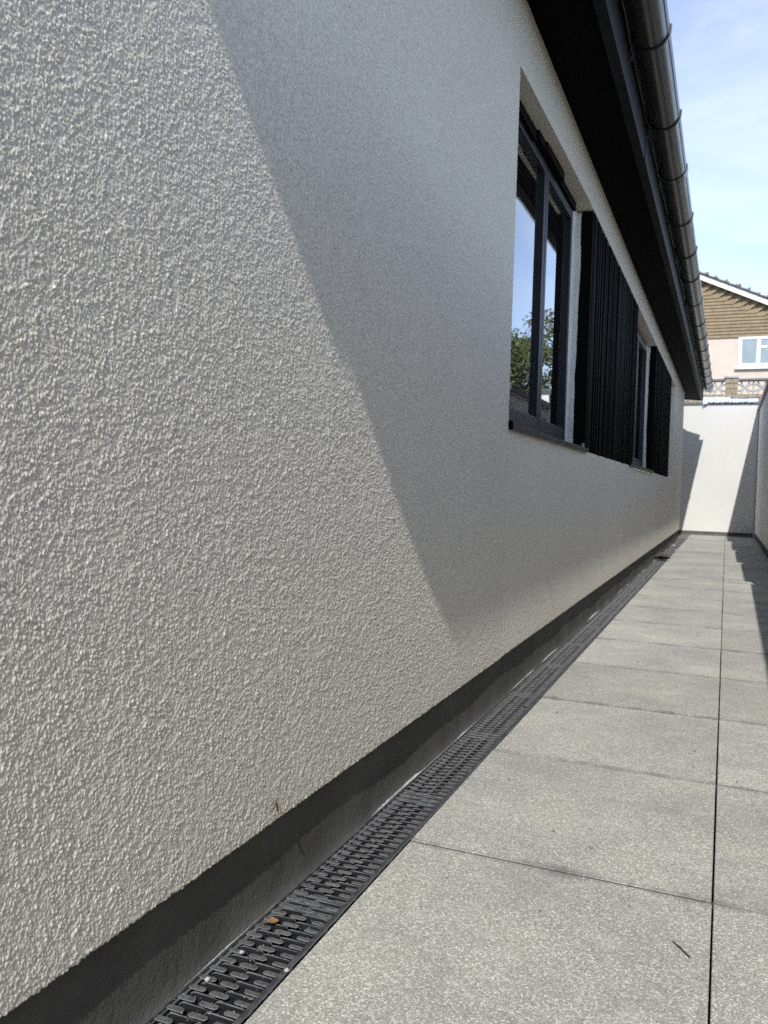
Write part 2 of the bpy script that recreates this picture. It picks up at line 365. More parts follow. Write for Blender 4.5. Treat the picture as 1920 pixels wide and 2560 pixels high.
def grid_mesh(name, P, mat, parent, smooth=True):
    ny, nz = P.shape[:2]; me = bpy.data.meshes.new(name)
    me.vertices.add(ny * nz); me.vertices.foreach_set('co', P.reshape(-1).astype(np.float32))
    I = np.arange(ny * nz).reshape(ny, nz)
    q = np.stack([I[:-1, :-1], I[1:, :-1], I[1:, 1:], I[:-1, 1:]], -1).reshape(-1, 4)
    me.loops.add(q.size); me.loops.foreach_set('vertex_index', q.reshape(-1).astype(np.int32))
    me.polygons.add(len(q)); me.polygons.foreach_set('loop_start', np.arange(0, q.size, 4, dtype=np.int32))
    me.polygons.foreach_set('use_smooth', np.full(len(q), smooth))
    me.update(); me.validate(); me.materials.append(mat)
    return link(bpy.data.objects.new(name, me), parent)
OY0, OY1, OZ0 = 2.495, 10.72, 0.868
def lint(y): return np.interp(y, [2.4, 2.52, 3.85, 13], [1.966, 1.970, 2.010, 2.012])
def cols(a, b, k, lo, hi):
    out = [a]
    while out[-1] < b:
        y = out[-1]; out.append(y + min(hi, max(lo, k * (y * y + 0.4) / 517)))
    out[-1] = b; return np.array(out)
ys = cols(0.40, OY0, 0.66, 0.0010, 0.0040); zs = np.concatenate([np.arange(ZB, 1.36, 0.0014), np.linspace(1.36, ZS, 330)])
YY, ZZ = np.meshgrid(ys, zs, indexing='ij'); HH = hfield(YY, ZZ)
XX = XW + HH; XX[:, 0] -= 0.004; XX[-1, :] -= np.where((zs > OZ0) & (zs < lint(2.5)), 0.0035, 0)
edge = 0.0016 * f1[(ys / CELL).astype(int) % NF, 77] * 0.6
ZZ2 = ZZ + np.exp(-(ZZ - ZB) / 0.006) * edge[:, None]
wall = grid_mesh('wall', np.stack([XX, YY, ZZ2], -1), MT['render'], house)
# strip of wall under the long window opening
ys = cols(OY0, YH, 0.6, 0.004, 0.05); zs = np.linspace(ZB, OZ0, 190)
YY, ZZ = np.meshgrid(ys, zs, indexing='ij'); HH = hfield(YY, ZZ) * np.clip(1.2 - YY / 7.5, 0.15, 1)
XX = XW + HH; XX[:, 0] -= 0.004; XX[:, -1] -= 0.0015
edge = 0.0016 * f1[(ys / CELL).astype(int) % NF, 77] * 0.6
grid_mesh('wall', np.stack([XX, YY, ZZ + np.exp(-(ZZ - ZB) / 0.006) * edge[:, None]], -1), MT['renderf'], house)
# band above the opening
ys = cols(OY0, YH, 0.6, 0.004, 0.05); t = np.linspace(0, 1, 50)
YY = np.repeat(ys[:, None], 50, 1); zl = lint(ys); ZZ = zl[:, None] + (ZS - zl)[:, None] * t[None]
HH = hfield(YY, ZZ) * np.clip(1.2 - YY / 7.5, 0.15, 1) * 0.8
XX = XW + HH
XX[:, 0] -= 0.002
grid_mesh('wall', np.stack([XX, YY, ZZ], -1), MT['renderf'], house)
# pier beyond the opening, reveals, returns, near end of the wall, hidden back of the wall
b = MB()
b.box(XW - 0.25, XW - 0.0025, OY1, YH, OZ0 - 0.01, ZS)
pier = b.build('wall_end', MT['renderf'], house)
b = MB(); b.box(XW - 0.25, XW - 0.001, Y0, 0.402, ZB, ZS); b.build('wall_end', MT['renderf'], house)
b = MB()
b.add([(XW - .004, OY0, OZ0 - .01), (XW - 0.25, OY0, OZ0 - .01), (XW - 0.25, OY0, ZS), (XW - .004, OY0, ZS)], [(0, 1, 2, 3)])   # near jamb
n = 16
ls = [OY0 + (OY1 - OY0) * k / n for k in range(n + 1)]
vs = [(XW - .001, yy, float(lint(yy))) for yy in ls] + [(XW - 0.2, yy, float(lint(yy)) - 0.002) for yy in ls]
b.add(vs, [(k, k + 1, n + 2 + k, n + 1 + k) for k in range(n)])
b.box(XW - 0.25, XW - 0.085, OY0, OY1, OZ0 - 0.02, OZ0 + 0.0)
b.build('window_reveal', MT['renderf'], house)
# roughcast underside of the lintel as a displaced strip
ys = cols(OY0, OY1, 0.6, 0.004, 0.05); xs = np.linspace(0, 1, 14)
YY = np.repeat(ys[:, None], 14, 1); XX = XW - 0.001 - 0.085 * xs[None] + 0 * YY
ZZ = lint(ys)[:, None] - 0.003 - np.abs(hfield(YY, XX + 3.1)) * 1.2
grid_mesh('lintel_render', np.stack([XX, YY, ZZ], -1), MT['renderf'], house)
# plinth
ys = cols(0.40, YH, 0.8, 0.003, 0.06); zs = np.linspace(-0.03, ZB + 0.02, 40)
YY, ZZ = np.meshgrid(ys, zs, indexing='ij')
XX = PX + 0.35 * hfield(YY + 0.7, ZZ + 0.3) + 0.0022 * np.sin(YY * 3.1) * np.sin(YY * 7.7 + 1) + 0.004 * np.exp(-(ZZ + 0.0) / 0.012)
grid_mesh('plinth', np.stack([XX, YY, ZZ], -1), MT['plinth'], house)
MB().box(PX - 0.2, PX + 0.001, Y0, 0.401, -0.03, ZB - 0.001).build('plinth', MT['plinth'], house)
MB().box(PX - 0.2, PX - 0.006, YH - 0.15, YH - 0.001, -0.03, ZB - 0.001).build('plinth', MT['plinth'], house)
# bottom lip of the render (underside)
MB().box(XW - 0.06, XW - 0.0035, 0.40, YH - 0.002, ZB + 0.004, ZB + 0.02).build('render_stop_bead', MT['renderf'], house)
# hidden walls and a dim room so that the glass has an inside
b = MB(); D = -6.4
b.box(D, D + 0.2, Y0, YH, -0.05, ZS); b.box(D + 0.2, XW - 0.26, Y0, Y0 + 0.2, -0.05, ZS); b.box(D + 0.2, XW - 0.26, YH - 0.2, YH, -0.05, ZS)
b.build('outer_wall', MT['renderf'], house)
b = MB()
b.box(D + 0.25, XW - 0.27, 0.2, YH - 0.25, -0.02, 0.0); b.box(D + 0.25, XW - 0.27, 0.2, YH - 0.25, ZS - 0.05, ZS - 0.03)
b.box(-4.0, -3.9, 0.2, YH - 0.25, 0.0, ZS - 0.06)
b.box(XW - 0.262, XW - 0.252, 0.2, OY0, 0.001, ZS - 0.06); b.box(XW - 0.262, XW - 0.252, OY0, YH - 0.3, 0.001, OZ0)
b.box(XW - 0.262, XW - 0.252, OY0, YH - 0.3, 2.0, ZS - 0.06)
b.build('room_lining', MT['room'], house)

# ------------------------------------------------------------------ house: eave, gutter, roof
FXI, FXO, FZ0, FZ1 = -0.436, -0.397, 2.168, 2.40
sy = [Y0, 1.55, 3.75, 5.98, 8.42, 10.9, YE]
for a, c in zip(sy[:-1], sy[1:]):
    MB().box(XW - 0.05, FXI + 0.004, a + 0.002, c - 0.002, ZS + 0.0005, ZS + 0.012).build('soffit_board', MT['soffit'], house, bevel=0.0012)
fy = [Y0, 3.9 * 1.0, 8.75, YE]
for k, (a, c) in enumerate(zip(fy[:-1], fy[1:])):
    o = 0.0012 * (k % 2)
    prof = [(FXI, FZ0 + 0.004 + o), (FXO + o, FZ0 + o), (FXO + o, FZ1), (FXO - 0.012, FZ1), (FXO - 0.012, FZ0 + 0.022), (FXI, FZ0 + 0.026)]
    MB().extrude_y(prof, a + 0.0015, c - 0.0015).build('fascia_board', MT['fascia'], house, bevel=0.0015)
for yy in fy[1:-1]:   # joint trims over the fascia joins
    prof = [(FXI - 0.001, FZ0 + 0.002), (FXO + 0.0035, FZ0 - 0.0025), (FXO + 0.0035, FZ1 - 0.01), (FXO - 0.002, FZ1 - 0.01), (FXO - 0.002, FZ0 + 0.003), (FXI - 0.001, FZ0 + 0.006)]
    MB().extrude_y(prof, yy - 0.035, yy + 0.035).build('fascia_joint_trim', MT['fascia'], house, bevel=0.001)
# eave end boards
for a in (Y0 - 0.012, YE + 0.0):
    MB().add([(XW - 0.05, a, ZS), (FXO, a, FZ0), (FXO, a, FZ1), (XW - 0.05, a, FZ1 + 0.1), (XW - 0.05, a + 0.012, ZS), (FXO, a + 0.012, FZ0), (FXO, a + 0.012, FZ1), (XW - 0.05, a + 0.012, FZ1 + 0.1)],
             [(0, 1, 2, 3), (7, 6, 5, 4), (0, 4, 5, 1), (1, 5, 6, 2), (2, 6, 7, 3), (3, 7, 4, 0)]).build('eave_end_board', MT['fascia'], house)
GX, GZ, GR = -0.322, 2.372, 0.066
def gprof(r, t=0.0022, n=20, bead=True):
    o = [(GX + r * math.cos(a), GZ + r * 1.02 * math.sin(a)) for a in [math.pi + math.pi * k / n for k in range(n + 1)]]
    if bead:
        o += [(GX + r, GZ + 0.006), (GX + r - 0.006, GZ + 0.0095), (GX + r - 0.009, GZ + 0.004)]
    i = [(GX + (r - t) * math.cos(a), GZ + (r - t) * 1.02 * math.sin(a)) for a in [math.pi + math.pi * k / n for k in range(n + 1)]][::-1]
    return o + i
gut = MB().extrude_y(gprof(GR), Y0 - 0.125, YE + 0.03).build('gutter', MT['gutter'], house, smooth=False)  # unseen near end lengthened past the eave to shape its shadow on the wall
def smooth_by_angle(o, ang=0.6):
    me = o.data; me.polygons.foreach_set('use_smooth', [True] * len(me.polygons))
    bm = bmesh.new(); bm.from_mesh(me)
    for e in bm.edges: e.smooth = not (len(e.link_faces) == 2 and e.calc_face_angle(0) > ang)
    bm.to_mesh(me); bm.free()
smooth_by_angle(gut)
# line rolled along the gutter's outer side
MB().extrude_y([(GX + GR * math.cos(-0.42) - .002, GZ + GR * math.sin(-0.42)), (GX + (GR + .0025) * math.cos(-0.42), GZ + (GR + .0025) * math.sin(-0.42)), (GX + (GR + .0025) * math.cos(-0.34), GZ + (GR + .0025) * math.sin(-0.34)), (GX + GR * math.cos(-0.34) - .002, GZ + GR * math.sin(-0.34))], Y0 - 0.125, YE + 0.03).build('rolled_line', MT['gutter'], gut)
# stop end
for a in (Y0 - 0.128, YE + 0.03):
    MB().extrude_y([(GX + (GR + .001) * math.cos(t), GZ + (GR + .001) * 1.02 * math.sin(t)) for t in [math.pi + math.pi * k / 20 for k in range(21)]], a, a + 0.004).build('stop_end', MT['gutter'], gut)
clips = [1.05, 1.78, 2.48, 3.19, 3.905, 4.575, 5.33, 6.06, 6.75, 7.65, 8.53, 9.27, 10.02, 10.77, 11.43, 12.2, 12.95, 13.55]
def clip_mesh(w, ridge):
    b = MB(); n = 22
    for (r0, r1, a0, a1) in ((GR + 0.0012, GR + 0.0042, -w / 2, w / 2),) + (((GR + 0.003, GR + 0.0066, -0.006, 0.006),) if ridge else ()):
        o = [(GX + r1 * math.cos(t), GZ + 1.02 * r1 * math.sin(t)) for t in [math.pi + math.pi * k / n for k in range(n + 1)]] + [(GX + r1 + .001, GZ + 0.011), (GX + r1 - 0.012, GZ + 0.013)]
        i = [(GX + r0 - 0.006, GZ + 0.004)] + [(GX + r0 * math.cos(t), GZ + 1.02 * r0 * math.sin(t)) for t in [math.pi + math.pi * k / n for k in range(n + 1)]][::-1]
        b.extrude_y(o + i, a0, a1)
    # arm back to the fascia with a screw boss
    b.box(FXO + 0.001, GX - GR + 0.003, -0.011, 0.011, GZ - 0.035, GZ + 0.012)
    b.box(FXO + 0.001, FXO + 0.006, -0.013, 0.013, GZ - 0.075, GZ - 0.02)
    b.tube([(FXO + 0.004, 0, GZ - 0.085), (FXO + 0.012, 0, GZ - 0.085)], 0.009, 10)
    return b
cm = {}
for k, yy in enumerate(clips):
    key = k % 4 == 1
    if key not in cm:
        o = clip_mesh(0.075 if key else 0.022, not key).build('gutter_bracket', MT['gutter'], gut); smooth_by_angle(o); cm[key] = o.data; o.location.y = yy
    else:
        inst('gutter_bracket', cm[key], gut, (0, yy, 0))
# bright drip edge behind the gutter, slightly wavy
b = MB()
for k in range(60):
    a = Y0 + (YE - Y0) * k / 60; c = Y0 + (YE - Y0) * (k + 1) / 60
    w = [0.0016 * math.sin(q * 9.1) + 0.0012 * math.sin(q * 23.7) for q in (a, c)]
    z0 = GZ - 0.040
    b.add([(FXO + 0.004 + w[0], a, z0 + w[0]), (FXO + 0.004 + w[1], c, z0 + w[1]), (FXO + 0.011 + w[1], c, z0 + 0.004), (FXO + 0.011 + w[0], a, z0 + 0.004), (FXO + 0.001, a, z0 + 0.03), (FXO + 0.001, c, z0 + 0.03)],
          [(0, 1, 2, 3), (3, 2, 5, 4)])
b.build('eave_drip_strip', MT['gutter'], house, smooth=True)
# roof slopes
rz0, rx0 = FZ1 + 0.012, FXO + 0.085
pitch = math.radians(22); rx1 = -3.5; rz1 = rz0 + (rx0 - rx1) * math.tan(pitch)
rf = MB().extrude_y([(rx0, rz0), (rx0, rz0 + 0.03), (rx1, rz1 + 0.03), (2 * rx1 - rx0, rz0 + 0.03), (2 * rx1 - rx0, rz0), (rx1, rz1)], Y0 - 0.01, YE + 0.015).build('roof', MT['darkroof'], house)
for k in range(14):
    f = k / 14; x = rx0 + (rx1 - rx0) * f; z = rz0 + 0.032 + (rz1 - rz0) * f; x2 = rx0 + (rx1 - rx0) * (f + 0.085); z2 = rz0 + 0.032 + (rz1 - rz0) * (f + 0.085)
    MB().extrude_y([(x + 0.005, z + 0.012), (x2, z2), (x2, z2 + 0.006), (x + 0.005, z + 0.026)], Y0 - 0.015, YE + 0.02).build('roof_course', MT['darkroof'], rf)

# ------------------------------------------------------------------ windows and cladding
FX = XW - 0.070      # face of the window frames
def window(y0, y1, mid, zb, zt, label):
    w = empty('window'); w.parent = house; w['label'] = label
    t = 0.037
    fr = MB()
    fr.box(FX - 0.07, FX - 0.012, y0, y0 + 0.045, zb, zt); fr.box(FX - 0.07, FX - 0.012, y1 - 0.045, y1, zb, zt)
    fr.box(FX - 0.07, FX - 0.012, y0 + .045, y1 - .045, zt - 0.05, zt); fr.box(FX - 0.07, FX - 0.012, y0 + .045, y1 - .045, zb, zb + 0.03)
    fr.build('frame', MT['frame'], w, bevel=0.0015)
    for a, c in ((y0 + 0.012, mid - 0.0035), (mid + 0.0035, y1 - 0.012)):
        s = MB(); za, zc = zb + 0.004, zt - 0.03; tb = 0.058
        s.box(FX - 0.05, FX, a, a + t, za, zc); s.box(FX - 0.05, FX, c - t, c, za, zc)
        s.box(FX - 0.05, FX, a + t, c - t, za, za + tb); s.box(FX - 0.05, FX, a + t, c - t, zc - t, zc)
        so_ = s.build('sash', MT['frame'], w, bevel=0.0018)
        # glazing bead, set back
        s = MB(); q = 0.004
        s.box(FX - 0.02, FX - 0.008, a + t, a + t + q, za + tb, zc - t); s.box(FX - 0.02, FX - 0.008, c - t - q, c - t, za + tb, zc - t)
        s.box(FX - 0.02, FX - 0.008, a + t + q, c - t - q, za + tb, za + tb + q); s.box(FX - 0.02, FX - 0.008, a + t + q, c - t - q, zc - t - q, zc - t)
        s.build('glazing_bead', MT['frame'], w)
        p = MB().add([(FX - 0.017, a + t, za + tb), (FX - 0.017, c - t, za + tb), (FX - 0.017, c - t, zc - t), (FX - 0.017, a + t, zc - t)], [(0, 1, 2, 3)]).build('pane', MT['glass'], w)
    # pressed metal sill
    sl = MB().extrude_y([(FX - 0.05, zb - 0.004), (FX + 0.01, zb - 0.006), (XW + 0.012, zb - 0.017), (XW + 0.012, zb - 0.036), (XW + 0.007, zb - 0.036), (XW + 0.006, zb - 0.022), (FX - 0.05, zb - 0.012)], max(y0 - 0.24, OY0 + 0.013), y1 + 0.17)
    sl.build('sill', MT['frame'], w, bevel=0.001)
    return w
WZB, WZT = 0.899, 1.985
w1 = window(2.60, 3.845, 3.252, WZB, WZT, 'near casement window reflecting sky and a tree')
w2 = window(6.15, 7.66, 6.9, WZB, WZT, 'far narrow casement window between the black cladding panels')
MB().box(XW - 0.055, XW + 0.0105, 2.497, 2.508, 0.861, 0.889).build('sill_end_cap', MT['soffit'], house, bevel=0.001)
# black head membrane strip above window 1, ragged lower edge of render
b = MB()
for (a, c, d) in ((2.50, 2.98, 0.016), (2.98, 3.10, 0.024), (3.10, 3.45, 0.030), (3.45, 3.86, 0.008)):
    b.box(FX - 0.02, FX + d, a, c, float(lint(a)) - 0.030, float(lint(c)) - 0.0055)
b.build('head_membrane', MT['membrane'], house)

def cladding(y0, y1, gap_y, label, pitch):
    """open black cladding panel: membrane-wrapped core, upright battens, ragged membrane edge, pale reveal board"""
    c = empty('cladding_panel'); c.parent = house; c['label'] = label
    ztop = lambda yy: float(lint(yy)) - 0.006
    core = MB(); n = 24
    zb = 0.872
    core.box(FX - 0.03, XW - 0.024, y0, y1, zb, ztop(y0) - 0.002)
    core.build('core', MT['membrane'], c)
    # battens of uneven depth and width
    yy = y0 + 0.001
    while yy < y1 - 0.012:
        wdt = pitch * random.uniform(0.40, 0.85); wdt = min(wdt, y1 - yy)
        dp = random.choice([0.0, -0.002, 0.001, -0.006]) + random.uniform(-.001, .001)
        b = MB(); e = random.uniform(-.003, .004)
        b.box(XW - 0.026, XW + 0.001 + dp, yy, yy + wdt, zb - 0.004 + random.uniform(-.004, .004), ztop(yy) - 0.001, jit=0.0012)
        b.build('batten', MT['membrane'], c, bevel=0.002)
        yy += pitch
    # ragged membrane flap on the near side
    b = MB(); zz = np.linspace(zb, ztop(y0) - 0.004, 40); rag = np.cumsum(RNG.normal(0, 0.0013, 40)); rag -= np.linspace(0, rag[-1], 40)
    vs = []
    for k, z in enumerate(zz):
        e = FX + 0.016 + rag[k]
        vs += [(XW - 0.004, y0 - 0.003, z), (XW - 0.03, y0 - 0.005 - 0.003 * math.sin(z * 30), z), (e, y0 - 0.003, z)]
    fs = [f for k in range(39) for f in ((3 * k, 3 * k + 3, 3 * k + 4, 3 * k + 1), (3 * k + 1, 3 * k + 4, 3 * k + 5, 3 * k + 2))]
    b.add(vs, fs).build('membrane_flap', MT['membrane'], c, smooth=True)
    # pale board closing the side of the recess
    MB().box(FX - 0.06, XW - 0.012, y0 - 0.0015, y0 - 0.0005 + 0.0, zb, ztop(y0) - 0.004).build('reveal_board', MT['whiteboard'], c)
    return c
c1 = cladding(3.985, 6.11, 3.86, 'near black battened cladding panel beside the nearest window', 0.036)
c2 = cladding(7.80, 9.98, 7.68, 'far black battened cladding panel past the second window', 0.036)
# raw board between frame and panel, and mastic lines
for (a, c) in ((3.847, 3.984), (7.662, 7.797)):
    MB().box(FX - 0.06, FX - 0.004, a, c, 0.872, float(lint(a)) - 0.01).build('reveal_board', MT['whiteboard'], house, bevel=0.002)
MB().box(XW - 0.012, XW - 0.003, 3.955, 3.975, 0.862, 0.905).build('timber_packer', MT['wood'], house)
MB().box(FX - 0.03, XW - 0.006, 9.984, OY1 - 0.002, 0.868, 0.880).build('reveal_sill', MT['upvc'], house)
MB().box(FX - 0.06, FX - 0.02, 9.984, OY1 - 0.002, 0.881, 2.0).build('reveal_board', MT['whiteboard'], house)
MB().box(XW - 0.03, XW + 0.010, 6.14, 7.78, 0.8495, 0.856).build('sill_trim', MT['upvc'], house)

# ------------------------------------------------------------------ channel drain
drain = empty('channel_drain', (0, 0, 0)); tag(drain, 'black slotted channel drain running along the foot of the grey house wall', 'drain')
DX0, DX1 = -0.643, -0.535
DY0, DY1 = -2.4, 13.3
b = MB()
b.extrude_y([(DX0, 0.0005), (DX0 + 0.0055, 0.0005), (DX0 + 0.0055, -0.028), (DX0 + 0.02, -0.055), (DX1 - 0.02, -0.055), (DX1 - 0.0075, -0.028), (DX1 - 0.0075, 0.0005), (DX1, 0.0005), (DX1, -0.075), (DX0, -0.075)], DY0, DY1)
b.build('channel', MT['channel'], drain, bevel=0.0)
GL = 0.504
def stadium(cx, cy, lx, ly, n=6):
    r = ly / 2; a = lx / 2 - r; pts = []
    for k in range(n + 1):
        t = -math.pi / 2 + math.pi * k / n; pts.append((cx + a + r * math.cos(t), cy + r * math.sin(t)))
    for k in range(n + 1):
        t = math.pi / 2 + math.pi * k / n; pts.append((cx - a + r * math.cos(t), cy + r * math.sin(t)))
    return pts
GA, GB = DX0 + 0.0065, DX1 - 0.0085
ZT = -0.0022
def grate_mesh():
    bm = bmesh.new()
    slots = []; pads = []
    nrow = 21
    for i in range(nrow):
        y = 0.004 + 0.024 * i
        pads += [(-0.6255, y, 0.026, 0.0098), (-0.5905, y - 0.001, 0.028, 0.0098), (-0.5525, y - 0.0037, 0.025, 0.0090)]
        if True:
            slots += [(-0.6085, y + 0.0115, 0.036, 0.0080), (-0.5645, y + 0.0075, 0.042, 0.0080)]
    cu = bpy.data.curves.new('grate_outline', 'CURVE'); cu.dimensions = '2D'; cu.fill_mode = 'BOTH'; cu.extrude = 0.006; cu.bevel_depth = 0.0011; cu.bevel_resolution = 1; cu.offset = 0.0
    for pts in [[(GA + .0012, 0.0022), (GB - .0012, 0.0022), (GB - .0012, GL - 0.0022), (GA + .0012, GL - 0.0022)]] + [stadium(cx, cy, lx + .0022, ly + .0022) for cx, cy, lx, ly in slots]:
        sp = cu.splines.new('POLY'); sp.points.add(len(pts) - 1); sp.use_cyclic_u = True
        for p, (x, y_) in zip(sp.points, pts): p.co = (x, y_, 0, 1)
    tmp = bpy.data.objects.new('grate_outline', cu); C.objects.link(tmp); bpy.context.view_layer.update()
    pm = bpy.data.meshes.new_from_object(tmp.evaluated_get(bpy.context.evaluated_depsgraph_get()))
    bm.from_mesh(pm); bpy.data.objects.remove(tmp); bpy.data.curves.remove(cu); bpy.data.meshes.remove(pm)
    zt = max(v.co.z for v in bm.verts)
    for v in bm.verts: v.co.z += ZT - zt
    bm.normal_update()
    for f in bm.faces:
        f.material_index = 3 if abs(f.normal.z) < 0.2 else 0  # slot walls coloured darker, painted shade so the openings read as deep
    nb = len(bm.faces)
    padfaces = []
    def prism(p, h, inner=0.8):
        cx = sum(q[0] for q in p) / len(p); cy = sum(q[1] for q in p) / len(p); n = len(p)
        base = [bm.verts.new((x, y_, ZT - 0.0003)) for x, y_ in p]
        r1 = [bm.verts.new((x, y_, ZT + h * 0.6)) for x, y_ in p]
        r2 = [bm.verts.new((cx + (x - cx) * 0.955, cy + (y_ - cy) * inner, ZT + h)) for x, y_ in p]
        for i in range(n):
            j = (i + 1) % n; bm.faces.new((base[i], base[j], r1[j], r1[i])).material_index = 2; bm.faces.new((r1[i], r1[j], r2[j], r2[i])).material_index = 2
        f = bm.faces.new(r2); f.material_index = 1
    for s in pads: prism(stadium(*s), 0.0007)
    # raised maker's letters: a triangle, a C and an O near the end, on both sides
    def ring(cx, cy, r, a0, a1, w=0.0011, h=0.0012, sx=1.0):
        n = 14; k = [a0 + (a1 - a0) * i / n for i in range(n + 1)]
        p = [(cx + sx * (r + w) * math.cos(t), cy + (r + w) * math.sin(t)) for t in k] + [(cx + sx * (r - w) * math.cos(t), cy + (r - w) * math.sin(t)) for t in k[::-1]]
        vs = [bm.verts.new((x, y_, ZT + h)) for x, y_ in p]; ws = [bm.verts.new((x, y_, ZT)) for x, y_ in p]; m = len(p)
        for i in range(n):
            bm.faces.new((vs[i], vs[i + 1], vs[m - 2 - i], vs[m - 1 - i]))
        for i in range(m): bm.faces.new((vs[i], ws[i], ws[(i + 1) % m], vs[(i + 1) % m]))
    def tri(cx, cy, r, d, h=0.0012):
        A = [(cx + r * math.cos(t + d), cy + r * math.sin(t + d)) for t in (0, 2.094, 4.189)]
        Bn = [(cx + r * 0.55 * math.cos(t + d), cy + r * 0.55 * math.sin(t + d)) for t in (0, 2.094, 4.189)]
        va = [bm.verts.new((x, y_, ZT + h)) for x, y_ in A]; vb = [bm.verts.new((x, y_, ZT + h)) for x, y_ in Bn]
        vl = [bm.verts.new((x, y_, ZT)) for x, y_ in A]
        for i in range(3):
            j = (i + 1) % 3; bm.faces.new((va[i], va[j], vb[j], vb[i])); bm.faces.new((va[i], vl[i], vl[j], va[j]))
    for cx, ys_, d in ((-0.6337, (0.0235, 0.0475, 0.0715), math.pi), (-0.5460, (0.4705, 0.4465, 0.4225), 0.0)):
        tri(cx, ys_[0], 0.0042, d); ring(cx, ys_[1], 0.0034, 0.7 + (0 if d else math.pi), 2 * math.pi - 0.7 + (0 if d else math.pi)); ring(cx, ys_[2], 0.0036, 0, 2 * math.pi)
    bmesh.ops.recalc_face_normals(bm, faces=bm.faces[:])
    me = bpy.data.meshes.new('grate'); bm.to_mesh(me); bm.free(); me.materials.append(MT['grate']); me.materials.append(MT['pad']); me.materials.append(MT['padrim']); me.materials.append(MT['slot_shade'])
    return me
gm = grate_mesh()
GY = 1.188 - 7 * GL
k = 0
while GY + GL < DY1:
    inst('grate', gm, drain, (random.uniform(-.0005, .0005), GY, random.uniform(-.0006, .0006)), (0, 0, random.uniform(-.0008, .0008)))
    GY += GL
MB().box(DX0, DX1, DY1, DY1 + 0.006, -0.06, 0.001).build('end_cap', MT['channel'], drain)
# uneven mortar fillet between plinth and drain, dark ragged joint on the slab side
ys = cols(0.40, YH, 0.9, 0.004, 0.05); us = np.linspace(0, 1, 6)
YY = np.repeat(ys[:, None], 6, 1)
wv = 0.0003 * f4[(ys / CELL * 0.5).astype(int) % NF, 300] + 0.0005 * np.sin(ys * 5.3) * np.sin(ys * 2.1 + 2)
XX = PX - 0.001 + (0.0050 + np.clip(wv, -0.003, 0.004))[:, None] * us[None]; ZZ = 0.008 * (1 - us[None]) ** 1.6 + 0.0012 + np.clip(wv, 0, 1)[:, None] * 0.6 + hfield(YY * 1.0, XX * 3) * 0.25
grid_mesh('mortar_fillet', np.stack([XX, YY, ZZ], -1), MT['mortar'], drain)
MB().box(PX - 0.01, DX0 + 0.001, DY0, YH, -0.08, 0.0002).build('mortar_bed', MT['mortar'], drain)
MB().box(DX0, -0.525, DY1 + 0.006, YF, -0.06, -0.001).build('infill_slab', MT['slab'], pav)
MB().box(XW - 1.2, DX0 - 0.001, YH + 0.002, YF, -0.06, -0.002).build('infill_slab', MT['slab'], pav)
ys = cols(0.40, 6.0, 0.6, 0.004, 0.03); us = np.linspace(0, 1, 3)
YY = np.repeat(ys[:, None], 3, 1); wv = np.abs(f1[(ys / CELL * 0.35).astype(int) % NF, 120]) * 0.0011
XX = DX1 - 0.0005 + (0.0028 + wv)[:, None] * us[None]; ZZ = 0.0011 - 0.0004 * us[None] + 0 * XX
grid_mesh('sealant_bead', np.stack([XX, YY, ZZ], -1), MT['sealant'], drain)

# ------------------------------------------------------------------ boundary walls
fw = empty('end_wall'); tag(fw, 'white rendered wall closing the far end of the passage', 'wall')
MB().box(-6.0, XR + 0.6, YF, YF + 0.22, 0.06, 2.19).build('wall_face', MT['white'], fw)
MB().box(-6.0, XR - 0.014, YF - 0.006, YF - 0.0005, -0.03, 0.068).build('plinth', MT['plinth'], fw)
MB().box(-6.0, XR - 0.0, YF - 0.02, YF + 0.24, 2.1905, 2.235).build('coping', MT['coping'], fw, bevel=0.003)

rw = empty('boundary_wall'); tag(rw, 'stepped white boundary wall with dark coping on the right of the passage', 'wall')
panels = [(11.0, YF - 0.001, 2.15, 2.15), (9.25, 11.0, 1.81, 1.81), (7.4, 9.25, 1.65, 1.65), (5.62, 7.4, 1.455, 1.455), (-2.5, 5.62, 1.60, 1.225)]  # nearest stretch is unseen, its sloping top shaped for the shadow on the paving
for (a, c, za, zc) in panels:
    MB().add([(XR, a, 0.085), (XR, c, 0.085), (XR, c, zc - 0.06), (XR, a, za - 0.06), (XR + .2, a, 0.085), (XR + .2, c, 0.085), (XR + .2, c, zc - 0.06), (XR + .2, a, za - 0.06)],
             [(0, 1, 2, 3), (7, 6, 5, 4), (0, 4, 5, 1), (1, 5, 6, 2), (2, 6, 7, 3), (3, 7, 4, 0)]).build('wall_panel', MT['white_shade_lifted'], rw)
    x0 = XR - 0.03
    MB().add([(x0, a, za - 0.06), (x0, c, zc - 0.06), (x0, c, zc), (x0, a, za), (XR + .23, a, za - 0.06), (XR + .23, c, zc - 0.06), (XR + .23, c, zc + .02), (XR + .23, a, za + .02)],
             [(0, 1, 2, 3), (7, 6, 5, 4), (0, 4, 5, 1), (1, 5, 6, 2), (2, 6, 7, 3), (3, 7, 4, 0)]).build('coping', MT['metalcoping'], rw, bevel=0.003)
MB().box(XR - 0.006, XR + 0.05, -2.5, YF - 0.001, -0.03, 0.083).build('plinth', MT['plinth'], rw)
MB().tube([(XR - 0.004, YF - 0.004, 0.07), (XR - 0.005, YF - 0.004, 1.0), (XR - 0.004, YF - 0.004, 2.12)], 0.006, 6).build('sealant_line', MT['sealant'], rw)
MB().box(XR - 0.008, XR - 0.001, 8.9, 9.08, 1.38, 1.46).build('vent_cover', MT['coping'], rw)

